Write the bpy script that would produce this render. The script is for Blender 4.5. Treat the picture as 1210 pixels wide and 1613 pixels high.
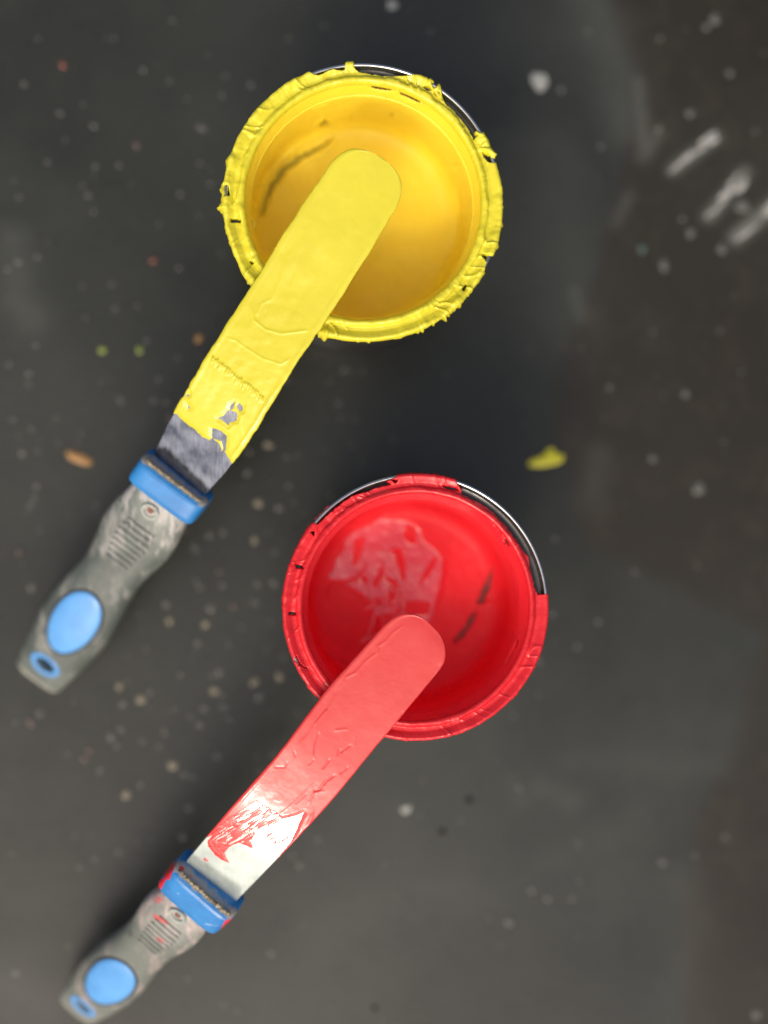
import bpy, bmesh, math, random
import numpy as np
from mathutils import Vector, Matrix, Quaternion

# ---------------------------------------------------------------- scene, camera, light
scene = bpy.context.scene
for o in list(bpy.data.objects):
    bpy.data.objects.remove(o)
C = scene.collection
W, H = 1210.0, 1613.0
FPX = 2400.0                     # focal length in photograph pixels
CAMZ = 0.647
NAD = (450.0, 840.0)             # image point straight below the camera

cam_d = bpy.data.cameras.new('camera')
cam = bpy.data.objects.new('camera', cam_d)
C.objects.link(cam)
cam_d.sensor_fit = 'VERTICAL'
cam_d.sensor_height = 36.0
cam_d.sensor_width = 27.0
cam_d.lens = FPX / H * 36.0
cam_d.clip_start = 0.01
cam_d.clip_end = 200.0
cam.location = (0, 0, CAMZ)
_view = Vector(((W/2 - NAD[0]) / FPX, (NAD[1] - H/2) / FPX, -1.0)).normalized()
_right = Vector((1, 0, 0)); _right = (_right - _view*_right.dot(_view)).normalized()
_up = _right.cross(_view).normalized()
cam.rotation_euler = Matrix((_right, _up, -_view)).transposed().to_euler()
cam_d.dof.use_dof = True
cam_d.dof.focus_distance = 0.550
cam_d.dof.aperture_fstop = 2.1
scene.camera = cam

SUN_AZ = (-0.27, -0.80)           # horizontal direction towards the sun
SUN_EL = math.radians(47)
world = bpy.data.worlds.new('World'); scene.world = world
world.use_nodes = True
wn = world.node_tree; wn.nodes.clear()
sky = wn.nodes.new('ShaderNodeTexSky'); sky.sky_type = 'NISHITA'
sky.sun_disc = False
sky.sun_elevation = SUN_EL
sky.sun_rotation = math.atan2(SUN_AZ[0], SUN_AZ[1])
sky.air_density = 0.7; sky.dust_density = 7.5; sky.ozone_density = 0.0
bg = wn.nodes.new('ShaderNodeBackground'); bg.inputs['Strength'].default_value = 0.15
wo = wn.nodes.new('ShaderNodeOutputWorld')
wn.links.new(sky.outputs[0], bg.inputs[0]); wn.links.new(bg.outputs[0], wo.inputs[0])

sun_d = bpy.data.lights.new('sun', 'SUN'); sun = bpy.data.objects.new('sun', sun_d)
C.objects.link(sun)
sun_d.energy = 0.5; sun_d.angle = math.radians(7); sun_d.color = (1.0, 0.93, 0.84)
_sd = Vector((SUN_AZ[0], SUN_AZ[1], 0)).normalized()*math.cos(SUN_EL) + Vector((0, 0, math.sin(SUN_EL)))
sun.rotation_euler = _sd.to_track_quat('Z', 'Y').to_euler()
sun.location = (-1, 1, 2)

scene.view_settings.view_transform = 'Standard'
scene.view_settings.look = 'None'
scene.view_settings.gamma = 1.0
scene.view_settings.exposure = 0.20
scene.render.resolution_x = 768; scene.render.resolution_y = 1024
scene.render.engine = 'CYCLES'

# ---------------------------------------------------------------- pixel <-> place
Rv, Uv, Fv = np.array(_right), np.array(_up), np.array(_view)
CP = np.array([0, 0, CAMZ])
def at(px, py, z):
    d = Fv*FPX + Rv*(px - W/2) + Uv*(H/2 - py)
    t = (z - CAMZ) / d[2]
    return CP + d*t
def proj(P):
    Q = P - CP
    dz = Q @ Fv
    return np.stack([W/2 + FPX*(Q @ Rv)/dz, H/2 - FPX*(Q @ Uv)/dz], -1)

# ---------------------------------------------------------------- numeric noise and distances
_rng = np.random.RandomState(7)
_tab = _rng.rand(4096)
def _h(i, j, k):
    return _tab[(i*73 + j*1619 + k*433 + (i*j) % 911 * 13 + (j*k) % 577 * 7) & 4095]
def vnoise(P):
    P = np.asarray(P, float)
    i = np.floor(P).astype(np.int64); f = P - i; u = f*f*(3-2*f)
    r = 0
    for a in (0, 1):
        for b in (0, 1):
            for c in (0, 1):
                wgt = (u[:,0] if a else 1-u[:,0])*(u[:,1] if b else 1-u[:,1])*(u[:,2] if c else 1-u[:,2])
                r = r + wgt*_h(i[:,0]+a, i[:,1]+b, i[:,2]+c)
    return r*2-1
def fbm(P, octaves=4):
    r = 0; a = 1; s = 0; P = np.asarray(P, float)
    for _ in range(octaves):
        r = r + a*vnoise(P); s += a; a *= .5; P = P*2.03 + 17.3
    return r/s
def seg_dist(p, a, b):
    a = np.array(a, float); b = np.array(b, float); ab = b-a
    t = np.clip(((p-a) @ ab)/max(ab @ ab, 1e-9), 0, 1)
    return np.linalg.norm(p - (a + t[:,None]*ab), axis=1), t
def line_dist(p, pts):
    d = np.full(len(p), 1e9); tt = np.zeros(len(p)); n = len(pts)-1
    for i in range(n):
        e, t = seg_dist(p, pts[i], pts[i+1]); m = e < d
        d[m] = e[m]; tt[m] = (i + t[m])/n
    return d, tt
def poly_sd(p, poly):                       # > 0 inside
    d = np.full(len(p), 1e9); ins = np.zeros(len(p), bool)
    n = len(poly); x, y = p[:,0], p[:,1]
    for i in range(n):
        a, b = poly[i], poly[(i+1) % n]
        d = np.minimum(d, seg_dist(p, a, b)[0])
        if a[1] != b[1]:
            c = ((a[1] > y) != (b[1] > y)) & (x < (b[0]-a[0])*(y-a[1])/(b[1]-a[1]) + a[0])
            ins ^= c
    return np.where(ins, d, -d)
def sstep(a, b, x):
    t = np.clip((x-a)/(b-a), 0, 1); return t*t*(3-2*t)
def cr(k, x0, y0, pts):                     # points read off an enlarged crop
    return [(x0 + x*k, y0 + y*k) for x, y in pts]
c1 = lambda pts: cr(.405, 330, 80, pts)
c2 = lambda pts: cr(.3554, 230, 380, pts)
c4 = lambda pts: cr(.3719, 430, 730, pts)
c5 = lambda pts: cr(.4132, 230, 960, pts)
c6 = lambda pts: cr(.2893, 70, 1300, pts)

# ---------------------------------------------------------------- objects
def tag(o, label=None, cat=None, group=None, kind=None):
    if label: o['label'] = label
    if cat: o['category'] = cat
    if group: o['group'] = group
    if kind: o['kind'] = kind
    return o
def empty(name, loc):
    o = bpy.data.objects.new(name, None); C.objects.link(o); o.location = loc
    o.empty_display_size = .02
    return o
def mobj(name, V, F, mat, parent=None, smooth=True, attrs=None, kind=None):
    V = np.asarray(V, float)
    if parent is not None:
        V = V - np.array(world_loc(parent))
    me = bpy.data.meshes.new(name)
    me.from_pydata(V.tolist(), [], [list(f) for f in F])
    me.validate()
    bm = bmesh.new(); bm.from_mesh(me); bmesh.ops.recalc_face_normals(bm, faces=bm.faces)
    bm.to_mesh(me); bm.free()
    if smooth:
        me.polygons.foreach_set('use_smooth', [True]*len(me.polygons))
    for k, a in (attrs or {}).items():
        at_ = me.attributes.new(k, 'FLOAT', 'POINT'); at_.data.foreach_set('value', np.asarray(a, float))
    me.materials.append(mat)
    o = bpy.data.objects.new(name, me); C.objects.link(o)
    if parent is not None: o.parent = parent
    if kind: o['kind'] = kind
    return o
def world_loc(o):
    l = Vector(o.location); p = o.parent
    while p: l = l + Vector(p.location); p = p.parent
    return l
def grid_faces(n, m, wrap_i=False, wrap_j=False):      # n rows (i), m columns (j)
    F = []
    for i in range(n if wrap_i else n-1):
        for j in range(m if wrap_j else m-1):
            a = i*m + j; b = i*m + (j+1) % m
            c = ((i+1) % n)*m + (j+1) % m; d = ((i+1) % n)*m + j
            F.append((a, b, c, d))
    return F
def tube(pts, rad, seg=8, closed=False):
    P = np.asarray(pts, float); n = len(P); rad = np.broadcast_to(rad, (n,))
    T = np.roll(P, -1, 0) - np.roll(P, 1, 0)
    if not closed: T[0] = P[1]-P[0]; T[-1] = P[-1]-P[-2]
    T /= np.linalg.norm(T, axis=1)[:,None]
    up = np.array([0.13, .07, 1.0]); S = np.cross(T, up); S /= np.linalg.norm(S, axis=1)[:,None]
    N = np.cross(S, T)
    a = np.linspace(0, 2*np.pi, seg, endpoint=False)
    V = (P[:,None,:] + rad[:,None,None]*(np.cos(a)[None,:,None]*S[:,None,:] + np.sin(a)[None,:,None]*N[:,None,:])).reshape(-1, 3)
    F = grid_faces(n, seg, wrap_i=closed, wrap_j=True)
    if not closed:
        F.append(tuple(range(seg))[::-1]); F.append(tuple((n-1)*seg + k for k in range(seg)))
    return V, F

# ---------------------------------------------------------------- materials
def lin(r, g, b):
    f = lambda c: (c/255/12.92) if c/255 <= .04045 else ((c/255+.055)/1.055)**2.4
    return (f(r), f(g), f(b), 1)
class M:
    def __init__(s, name):
        s.m = bpy.data.materials.new(name); s.m.use_nodes = True
        s.t = s.m.node_tree; s.n = s.t.nodes; s.b = s.n['Principled BSDF']
        s.co = s.n.new('ShaderNodeTexCoord').outputs['Object']
    def L(s, a, b): s.t.links.new(a, b)
    def noise(s, scale, detail=4, rough=.55, co=None, dist=0):
        n = s.n.new('ShaderNodeTexNoise'); n.inputs['Scale'].default_value = scale
        n.inputs['Detail'].default_value = detail; n.inputs['Roughness'].default_value = rough
        n.inputs['Distortion'].default_value = dist
        s.L(co or s.co, n.inputs['Vector']); return n.outputs['Fac']
    def map(s, scale, rot=(0,0,0), co=None):
        n = s.n.new('ShaderNodeMapping'); n.inputs['Scale'].default_value = scale; n.inputs['Rotation'].default_value = rot
        s.L(co or s.co, n.inputs['Vector']); return n.outputs[0]
    def ramp(s, fac, stops):
        r = s.n.new('ShaderNodeValToRGB'); e = r.color_ramp.elements
        e[0].position, e[0].color = stops[0]; e[1].position, e[1].color = stops[-1]
        for p, c in stops[1:-1]:
            k = e.new(p); k.color = c
        s.L(fac, r.inputs[0]); return r.outputs[0]
    def rng(s, fac, a, b, c, d):
        r = s.n.new('ShaderNodeMapRange')
        for k, v in zip(range(1, 5), (a, b, c, d)): r.inputs[k].default_value = v
        s.L(fac, r.inputs[0]); return r.outputs[0]
    def mix(s, fac, a, b):
        x = s.n.new('ShaderNodeMix'); x.data_type = 'RGBA'
        for i, v in ((0, fac), (6, a), (7, b)):
            if isinstance(v, (tuple, float, int)): x.inputs[i].default_value = v
            else: s.L(v, x.inputs[i])
        return x.outputs[2]
    def math(s, op, a, b=0.0):
        x = s.n.new('ShaderNodeMath'); x.operation = op
        for i, v in ((0, a), (1, b)):
            if isinstance(v, (float, int)): x.inputs[i].default_value = v
            else: s.L(v, x.inputs[i])
        return x.outputs[0]
    def attr(s, name):
        x = s.n.new('ShaderNodeAttribute'); x.attribute_name = name; return x.outputs['Fac']
    def bump(s, h, strength=.3, dist=.0005):
        x = s.n.new('ShaderNodeBump'); x.inputs['Strength'].default_value = strength
        x.inputs['Distance'].default_value = dist
        s.L(h, x.inputs['Height']); s.L(x.outputs[0], s.b.inputs['Normal'])
    def set(s, **k):
        for a, v in k.items():
            i = s.b.inputs[a.replace('_', ' ')]
            if isinstance(v, (tuple, float, int)): i.default_value = v
            else: s.L(v, i)
        return s

def ink(name, base, dark, rough=.22, bumpd=.00012, ior=1.5):
    m = M(name)
    n = m.noise(70, 4)
    m.set(Base_Color=m.mix(m.rng(n, .35, .7, 0, 1), base, dark),
          Roughness=m.rng(m.noise(160, 3), .3, .7, rough, rough+.16), IOR=ior)
    a = m.noise(420, 5, .6); b = m.noise(90, 3)
    m.bump(m.math('ADD', m.math('MULTIPLY', a, .35), b), .55, bumpd*6)
    return m.m
Y1, Y2 = (.90, .70, .018, 1), (.86, .62, .014, 1)
R1, R2 = (.80, .020, .030, 1), (.70, .013, .022, 1)
mat_yl = ink('yellow_ink_lining', (.95, .75, .045, 1), (.93, .70, .035, 1), .38)
mat_yc = ink('yellow_ink_crust', (.70, .64, .035, 1), (.66, .59, .03, 1), .24, .00005)
mat_yb = ink('yellow_ink_blade', (.66, .60, .035, 1), (.61, .55, .03, 1), .13, .00003, 1.55)
mat_rl = ink('red_ink_lining', (.86, .028, .04, 1), (.80, .02, .032, 1), .34)
def sky_sheen(mat):                      # sky reflection on the ink put in as a glossier, higher-IOR patch
    n, t = mat.node_tree.nodes, mat.node_tree; b = n['Principled BSDF']
    a = n.new('ShaderNodeAttribute'); a.attribute_name = 'sky_sheen'
    x = n.new('ShaderNodeMapRange'); x.inputs[3].default_value = .42; x.inputs[4].default_value = .10
    y = n.new('ShaderNodeMapRange'); y.inputs[3].default_value = 1.36; y.inputs[4].default_value = 2.1
    for q, k in ((x, 'Roughness'), (y, 'IOR')):
        t.links.new(a.outputs['Fac'], q.inputs[0]); t.links.new(q.outputs[0], b.inputs[k])
sky_sheen(mat_rl)
mat_rc = ink('red_ink_crust', (.70, .022, .028, 1), (.62, .015, .022, 1), .2, .00006)
mat_rb = ink('red_ink_blade', (.64, .042, .038, 1), (.61, .036, .033, 1), .10, .00003, 1.6)

m = M('tin_plate'); m.set(Metallic=1.0, Base_Color=m.mix(m.noise(40), (.42, .43, .43, 1), (.60, .60, .58, 1)),
    Roughness=m.rng(m.noise(220), .3, .7, .12, .3)); m.bump(m.noise(900, 3), .15, .0002); mat_tin = m.m
m = M('tin_outside'); m.set(Base_Color=m.mix(m.noise(60), (.03, .03, .03, 1), (.07, .07, .065, 1)), Roughness=.4, Metallic=.5); mat_out = m.m
m = M('channel_dark_reflection'); m.set(Base_Color=m.mix(m.noise(60), (.028, .028, .024, 1), (.05, .05, .045, 1)), Roughness=m.rng(m.noise(300, 5, .7), .3, .75, .12, .4), IOR=1.6); mat_chan = m.m  # the rim channel's dark reflection is put into its base colour

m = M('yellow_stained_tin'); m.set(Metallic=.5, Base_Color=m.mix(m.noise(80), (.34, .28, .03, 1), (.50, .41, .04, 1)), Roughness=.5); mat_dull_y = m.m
m = M('red_stained_tin'); m.set(Metallic=.5, Base_Color=m.mix(m.noise(80), (.12, .05, .045, 1), (.22, .08, .07, 1)), Roughness=.5); mat_dull_r = m.m

def steel(name, ca, cb, angle, metal):
    m = M(name)
    co = m.map((260, 260, 260)); sc = m.map((1500, 90, 400), (0, 0, angle))
    n = m.noise(1, 5, .6, sc); n2 = m.noise(120, 4)
    m.set(Metallic=metal, Base_Color=m.mix(m.rng(m.math('ADD', m.math('MULTIPLY', n, .35), m.math('MULTIPLY', n2, .65)), .35, .68, 0, 1), ca, cb),
          Roughness=m.rng(n, .3, .7, .10, .24))
    m.bump(m.math('ADD', n, m.math('MULTIPLY', n2, .5)), .10, .0002)
    return m.m
mat_steel_y = steel('scratched_steel', (.07, .08, .11, 1), (.36, .38, .42, 1), math.radians(30), .9)
mat_steel_r = steel('bright_steel', (.36, .42, .39, 1), (.56, .62, .57, 1), math.radians(38), .4)

def rubber(name, base, worn, pale):
    m = M(name)
    n = m.noise(55, 5, .6); k = m.attr('wear')
    w = m.rng(m.math('ADD', n, k), .60, .90, 0, 1)
    st = m.noise(1, 4, .6, m.map((420, 120, 300), (0, 0, math.radians(-55))))
    s2 = m.rng(m.math('ADD', st, k), .80, .95, 0, 1)
    c = m.mix(w, base, worn); c = m.mix(s2, c, pale)
    d = m.rng(m.noise(260, 4, .7), .62, .70, 0, .7)
    c = m.mix(d, c, (.045, .045, .04, 1))
    # dried ink marks
    c = m.mix(m.rng(m.math('ADD', m.attr('mark'), m.math('MULTIPLY', m.noise(600, 3), .5)), .7, .9, 0, .75), c, (.62, .04, .045, 1))
    sm = m.rng(m.noise(1, 5, .65, m.map((140, 45, 90), (0, 0, math.radians(-35)))), .50, .66, 0, .6); c = m.mix(sm, c, pale)
    m.set(Base_Color=c, Roughness=m.rng(m.noise(150, 4), .35, .65, .28, .6))
    m.bump(m.math('ADD', n, m.math('MULTIPLY', m.noise(500, 3), .4)), .4, .0006)
    return m.m
mat_rub_y = rubber('grey_rubber_worn', lin(80, 88, 83), lin(122, 130, 122), lin(172, 170, 164))
mat_rub_r = rubber('grey_rubber_pale', lin(106, 112, 105), lin(138, 142, 134), lin(185, 168, 163))
def bluep(name, col, dark):
    m = M(name)
    n = m.noise(110, 4); n2 = m.noise(420, 5, .7)
    c = m.mix(m.rng(n, .35, .7, 0, 1), col, dark)
    k = m.attr('dirt')
    c = m.mix(m.rng(m.math('ADD', k, m.math('MULTIPLY', n2, .7)), .75, 1.0, 0, .85), c, (.36, .33, .25, 1))
    c = m.mix(m.rng(m.math('ADD', m.attr('mark'), m.math('MULTIPLY', n2, .5)), .70, .78, 0, 1), c, (.70, .03, .045, 1))
    sc = m.rng(m.noise(1, 3, .5, m.map((150, 900, 400), (0, 0, .5))), .70, .76, 0, .6)
    c = m.mix(sc, c, (.55, .68, .78, 1))
    m.set(Base_Color=c, Roughness=m.rng(n2, .3, .7, .25, .42))
    m.bump(n2, .25, .0003)
    return m.m
mat_blue = bluep('blue_plastic', lin(44, 130, 196), lin(36, 110, 174))
mat_blue2 = bluep('pale_blue_plastic', lin(92, 160, 222), lin(80, 146, 208))
def plain(name, a, b, rough=.6, scale=300, bs=.4, bd=.0004):
    m = M(name); n = m.noise(scale, 4, .6)
    m.set(Base_Color=m.mix(m.rng(n, .35, .65, 0, 1), a, b), Roughness=rough); m.bump(n, bs, bd); return m.m
mat_seam = plain('dried_ink_seam', (.42, .36, .24, 1), (.12, .10, .07, 1), .8, 700, .8, .001)
mat_rust = plain('brown_rust', (.16, .075, .055, 1), (.26, .14, .11, 1), .7)
mat_ring = plain('grey_green_ring', (.22, .30, .30, 1), (.45, .46, .38, 1), .6)
mat_butt = plain('cream_handle_butt', (.48, .47, .38, 1), (.30, .31, .26, 1), .6)
mat_darkhole = plain('dark_hole_lining', (.03, .03, .03, 1), (.05, .05, .045, 1), .8)

# table
m = M('worn_black_tabletop')
brown = m.attr('brown'); haze = m.attr('film')
n1 = m.noise(9, 5, .6, dist=.4); n2 = m.noise(45, 5, .65); n3 = m.noise(700, 3)
base = m.mix(m.rng(n1, .3, .7, 0, 1), (.0100, .0116, .0080, 1), (.0190, .0212, .0155, 1))
base = m.mix(m.rng(m.noise(28, 6, .7, dist=1.2), .50, .74, 0, .4), base, (.026, .029, .022, 1))
base = m.mix(m.rng(m.math('ADD', brown, m.math('MULTIPLY', n2, .6)), .45, 1.25, 0, 1), base, (.0150, .0115, .0052, 1))
base = m.mix(m.math('MULTIPLY', brown, m.rng(m.noise(60, 6, .7, dist=.8), .50, .70, 0, .6)), base, (.034, .028, .015, 1))
f = m.math('MULTIPLY', haze, m.rng(n2, .25, .75, .7, 1.15))
base = m.mix(f, base, (.160, .172, .150, 1))
veil = m.rng(m.noise(4.5, 3, .5, dist=.5), .35, .75, .03, .22)       # fine dust lying unevenly over the whole board
base = m.mix(m.math('MULTIPLY', veil, m.rng(brown, 0, 1, 1, .5)), base, (.160, .172, .150, 1))
scr = m.rng(m.noise(1, 3, .5, m.map((30, 900, 1), (0, 0, .6))), .70, .76, 0, .10)
base = m.mix(scr, base, (.12, .12, .11, 1))
scr2 = m.rng(m.noise(1, 3, .5, m.map((900, 24, 1), (0, 0, -.3))), .72, .77, 0, .08)
base = m.mix(scr2, base, (.12, .12, .11, 1))
dust = m.rng(m.noise(1500, 2, .5), .64, .74, 0, .5)
base = m.mix(dust, base, (.12, .12, .11, 1))
m.set(Base_Color=base, Roughness=m.rng(m.math('ADD', n2, m.math('MULTIPLY', brown, .3)), .3, .8, .24, .38), IOR=1.48)
m.bump(m.math('ADD', n2, m.math('MULTIPLY', n3, .25)), .14, .0008)
mat_table = m.m

# ---------------------------------------------------------------- tabletop
def gsum(P, L):
    r = np.zeros(len(P))
    for pts, w, a in L:
        d, _ = line_dist(P, pts); r = np.maximum(r, a*np.exp(-(d/w)**2))
    return r
gx = np.concatenate([[-1.5, -.8, -.4], np.linspace(-.18, .28, 231), [.5, .9, 1.6]])
gy = np.concatenate([[-1.4, -.8, -.4], np.linspace(-.26, .28, 271), [.5, .9, 1.5]])
GX, GY = np.meshgrid(gx, gy)
V = np.stack([GX.ravel(), GY.ravel(), np.zeros(GX.size)], 1)
pp = proj(V)
inner = (np.abs(V[:,0]-.05) < .3) & (np.abs(V[:,1]) < .34)
bx = np.interp(pp[:,1], [-200, 0, 120, 300, 430, 560, 700, 860, 1000, 1200, 1300, 1613, 1800],
               [930, 960, 1000, 985, 935, 890, 880, 930, 1200, 1150, 1085, 1075, 1070])
brown_a = sstep(-26, 26, pp[:,0] - bx + 16*fbm(np.c_[pp/90, np.zeros(len(pp))], 3))
brown_a = np.where(inner, brown_a, (V[:,0] > .2)*1.0)
film = gsum(pp, [([(1062, 266), (1126, 218)], 10, .8), ([(1118, 340), (1172, 274)], 11, .8), ([(1160, 374), (1240, 306)], 12, .9), 
                 ([(930, 0), (975, 110), (985, 200)], 40, .16), ([(1005, 130), (1012, 210), (1018, 240)], 14, .34),
                 ([(1035, 215), (1012, 245)], 13, .30), ([(870, 250), (900, 380), (890, 520)], 60, .08),
                 ([(905, 460), (915, 500)], 16, .22), ([(940, 720), (930, 790)], 24, .12), ([(970, 350), (990, 310)], 12, .2),
                 ([(20, 380), (25, 470), (50, 500)], 34, .20), ([(0, 250), (100, 330)], 60, .06),
                 ([(850, 1240), (900, 1262)], 22, .10), ([(700, 1430), (800, 1400), (1000, 1290)], 30, .05),
                 ([(810, 1230), (822, 1262)], 12, .10), ([(660, 1400), (735, 1400)], 16, .08),
                 ([(1080, 1380), (1100, 1450), (1060, 1600)], 30, .08), ([(500, 1450), (640, 1420)], 50, .06),
                 ([(900, 1200), (1130, 1210)], 22, .06), ([(0, 1540), (60, 1580)], 40, .12), ([(150, 1470), (190, 1490)], 14, .10)])
film = np.where(inner, film, 0)
nx = len(gx); F = grid_faces(len(gy), nx)
nb = len(V)
# slab edge and underside
top = list(range(nx)) + [r*nx + nx-1 for r in range(1, len(gy))] + [(len(gy)-1)*nx + c for c in range(nx-2, -1, -1)] + [r*nx for r in range(len(gy)-2, 0, -1)]
low = V[top].copy(); low[:,2] = -.03
V2 = np.vstack([V, low])
for i in range(len(top)):
    j = (i+1) % len(top); F.append((top[i], top[j], nb+j, nb+i))
F.append(tuple(nb+i for i in range(len(top)))[::-1])
z0 = np.zeros(len(top))
table = mobj('tabletop', V2, F, mat_table, smooth=False, attrs={'brown': np.r_[brown_a, z0], 'film': np.r_[film, z0]}, kind='structure')

# specks and splashes of dried paint
def blob_mesh(name, mat, seed, ragged=.18):
    r = np.random.RandomState(seed); n = 18
    a = np.linspace(0, 2*np.pi, n, endpoint=False)
    rr = 1 + ragged*(np.sin(a*2 + r.rand()*6)*.5 + np.sin(a*3 + r.rand()*6)*.6 + np.sin(a*5+r.rand()*6)*.3)
    V = [(0, 0, 1)]
    for s, z in ((.6, .8), (1, -.1)):
        V += [(rr[i]*s*math.cos(a[i]), rr[i]*s*math.sin(a[i]), z) for i in range(n)]
    F = [(0, 1+i, 1+(i+1) % n) for i in range(n)] + [(1+i, 1+n+i, 1+n+(i+1) % n, 1+(i+1) % n) for i in range(n)]
    me = bpy.data.meshes.new(name); me.from_pydata(V, [], F); me.materials.append(mat)
    me.polygons.foreach_set('use_smooth', [True]*len(me.polygons)); return me
def dotmat(name, c, rough=.5):
    return plain(name, c, tuple(x*.8 for x in c[:3]) + (1,), rough, 900, .2)
dm = {'w': dotmat('dried_white_paint', (.42, .43, .39, 1)), 'g': dotmat('dried_grey_paint', (.115, .118, .105, 1)),
      'o': dotmat('dried_orange_paint', (.40, .22, .07, 1)), 'y': dotmat('dried_yellow_paint', (.66, .62, .03, 1)),
      'n': dotmat('dried_green_paint', (.26, .34, .06, 1)), 'r': dotmat('dried_red_paint', (.28, .09, .06, 1)),
      'p': dotmat('dried_pink_paint', (.13, .09, .08, 1)), 'k': dotmat('black_spot', (.004, .004, .004, 1), .9),
      'c': dotmat('dried_cream_paint', (.26, .235, .16, 1)), 't': dotmat('dried_teal_paint', (.07, .12, .10, 1))}
dmesh = {k: [blob_mesh('paint_speck', v, 11*i+j) for j in range(3)] for i, (k, v) in enumerate(dm.items())}
SP = """618 8 11 w|511 40 5 g|272 32 5 g|99 103 7 r|226 110 6 g|38 132 6 g|95 178 6 g|131 164 4 g|148 198 7 g|103 220 4 g|315 200 7 g|322 203 6 g|215 229 7 p|188 260 5 g
284 305 6 g|139 307 6 g|147 333 5 g|315 257 5 g|59 404 6 g|29 412 7 g|12 423 6 g|241 411 6 r|282 422 6 g|130 450 4 g|161 552 9 n|220 552 7 n|313 533 9 o|57 544 6 g|15 573 6 g|46 588 7 g
46 604 5 g|21 660 6 g|50 675 6 g|88 657 4 g|243 630 6 g|262 634 6 g|250 597 5 g|268 658 8 p|280 563 4 g|423 701 9 c|35 713 8 g|58 765 7 g|407 793 9 c|440 800 8 g|390 745 8 g|455 765 6 g|50 925 9 g|30 870 6 p
452 720 6 g|393 712 6 g|330 843 7 g|352 838 7 g|290 835 5 p|401 851 8 c|432 918 8 g|406 920 7 g|433 870 6 g|262 951 8 g|332 958 9 g|267 978 8 c|324 983 9 c|368 955 6 p|350 922 6 g|310 915 6 g|345 900 6 p
401 1074 10 c|440 1066 10 c|346 1058 9 g|323 980 6 g|338 1088 10 c|408 1097 9 g|188 1081 8 c|222 1102 9 c|237 1090 7 g|194 1108 7 g|350 1095 5 g|284 1062 6 g|322 1115 8 g|353 1113 8 g|315 1141 8 g|362 1132 7 g
175 1160 9 g|191 1148 7 g|185 1174 7 g|260 1153 7 g|63 1123 7 g|48 1138 8 p|25 1138 6 g|141 1182 7 p|133 1195 7 p|108 1187 6 g|272 1206 10 c|291 1220 8 g|305 1223 7 g|342 1190 8 g|222 1235 7 g|199 1252 9 c
298 1273 8 g|288 1318 8 g|155 1218 4 g|640 1275 11 w|472 1362 8 g|428 1500 8 g|296 1540 7 g|375 1590 7 g|739 1260 8 k|697 1310 8 k|850 128 20 w|884 141 7 g|1126 30 12 g|1113 43 8 g|1087 178 11 g|1038 202 9 g
1150 115 8 g|1012 392 10 t|1088 367 10 g|1137 392 10 g|1046 418 13 g|1170 325 16 g|1101 770 13 g|1028 722 8 g|1080 620 8 g|1075 345 6 g|1192 1598 10 g|802 1453 9 g|770 1445 5 g|838 1402 8 g|864 1415 7 g|1044 1358 8 g|818 1240 6 g
590 1588 6 k|30 310 5 g|150 262 6 g|75 255 5 g|160 600 4 g|135 500 4 g|350 150 5 g|395 133 6 g|455 60 4 g|180 60 4 g|60 60 4 g|520 600 4 g|560 660 5 g|620 690 5 g|520 780 5 g|490 830 5 g|1000 900 5 g|960 610 6 g|1040 60 6 g""".replace('\n', '|').split('|')
rs = random.Random(3)
def put(px, py, rpx, mesh, sx=1, sy=1, rot=0, hz=.0005, name='paint_speck'):
    p = at(px, py, 0)
    o = bpy.data.objects.new(name, mesh); C.objects.link(o); o.parent = table
    r = rpx/3.71/1000
    o.location = (p[0], p[1], .0001); o.scale = (r*sx, r*sy, hz); o.rotation_euler = (0, 0, rot)
    return o
for s in SP:
    x, y, r, k = s.split(); r = float(r)
    o = put(float(x), float(y), r*.70, dmesh[k][rs.randrange(3)], 1, rs.uniform(.75, 1.1), rs.uniform(0, 6))
    if r < 5.5: o['kind'] = 'stuff'
# fine extra spatter, too small to pick apart
V = []; F = []
for i in range(420):
    x = rs.gauss(300, 210) if i % 2 else rs.uniform(0, 1210); y = rs.gauss(950, 300) if i % 2 else rs.uniform(0, 1613)
    p = at(x, y, 0); r = abs(rs.gauss(0, .00045)) + .00022; k = len(V)
    V.append((p[0], p[1], .0003)); V += [(p[0]+r*math.cos(a), p[1]+r*math.sin(a), .0000) for a in [j*math.pi/3 for j in range(6)]]
    F += [(k, k+1+j, k+1+(j+1) % 6) for j in range(6)]
mobj('fine_spatter', V, F, dm['g'], table, kind='stuff')

def patch(name, pts, mat, hz=.0008):          # an irregular dried splash from an outline on the table
    P = np.array([at(x, y, 0)[:2] for x, y in pts]); c = P.mean(0)
    Q = []
    n = len(P)
    for i in range(n):                        # round the outline
        for t in (0, .33, .66):
            a, b, d, e = P[i-1], P[i], P[(i+1) % n], P[(i+2) % n]
            Q.append(.5*((2*b) + (-a+d)*t + (2*a-5*b+4*d-e)*t*t + (-a+3*b-3*d+e)*t**3))
    Q = np.array(Q); n = len(Q)
    V = [(c[0], c[1], hz)] + [(*(c+(q-c)*.7), hz*.9) for q in Q] + [(*q, 0) for q in Q]
    F = [(0, 1+i, 1+(i+1) % n) for i in range(n)] + [(1+i, 1+n+i, 1+n+(i+1) % n, 1+(i+1) % n) for i in range(n)]
    return mobj(name, V, F, mat, table)
patch('yellow_splash', [(832, 733), (838, 724), (856, 716), (862, 707), (872, 706), (876, 714), (888, 717), (884, 728), (868, 733), (850, 736)], dm['y'])
patch('orange_flake', [(104, 712), (118, 711), (134, 717), (145, 726), (140, 734), (124, 730), (110, 724)], dm['o'])
drip_m = dotmat('dried_drip_paint', (.42, .42, .39, 1))
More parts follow.
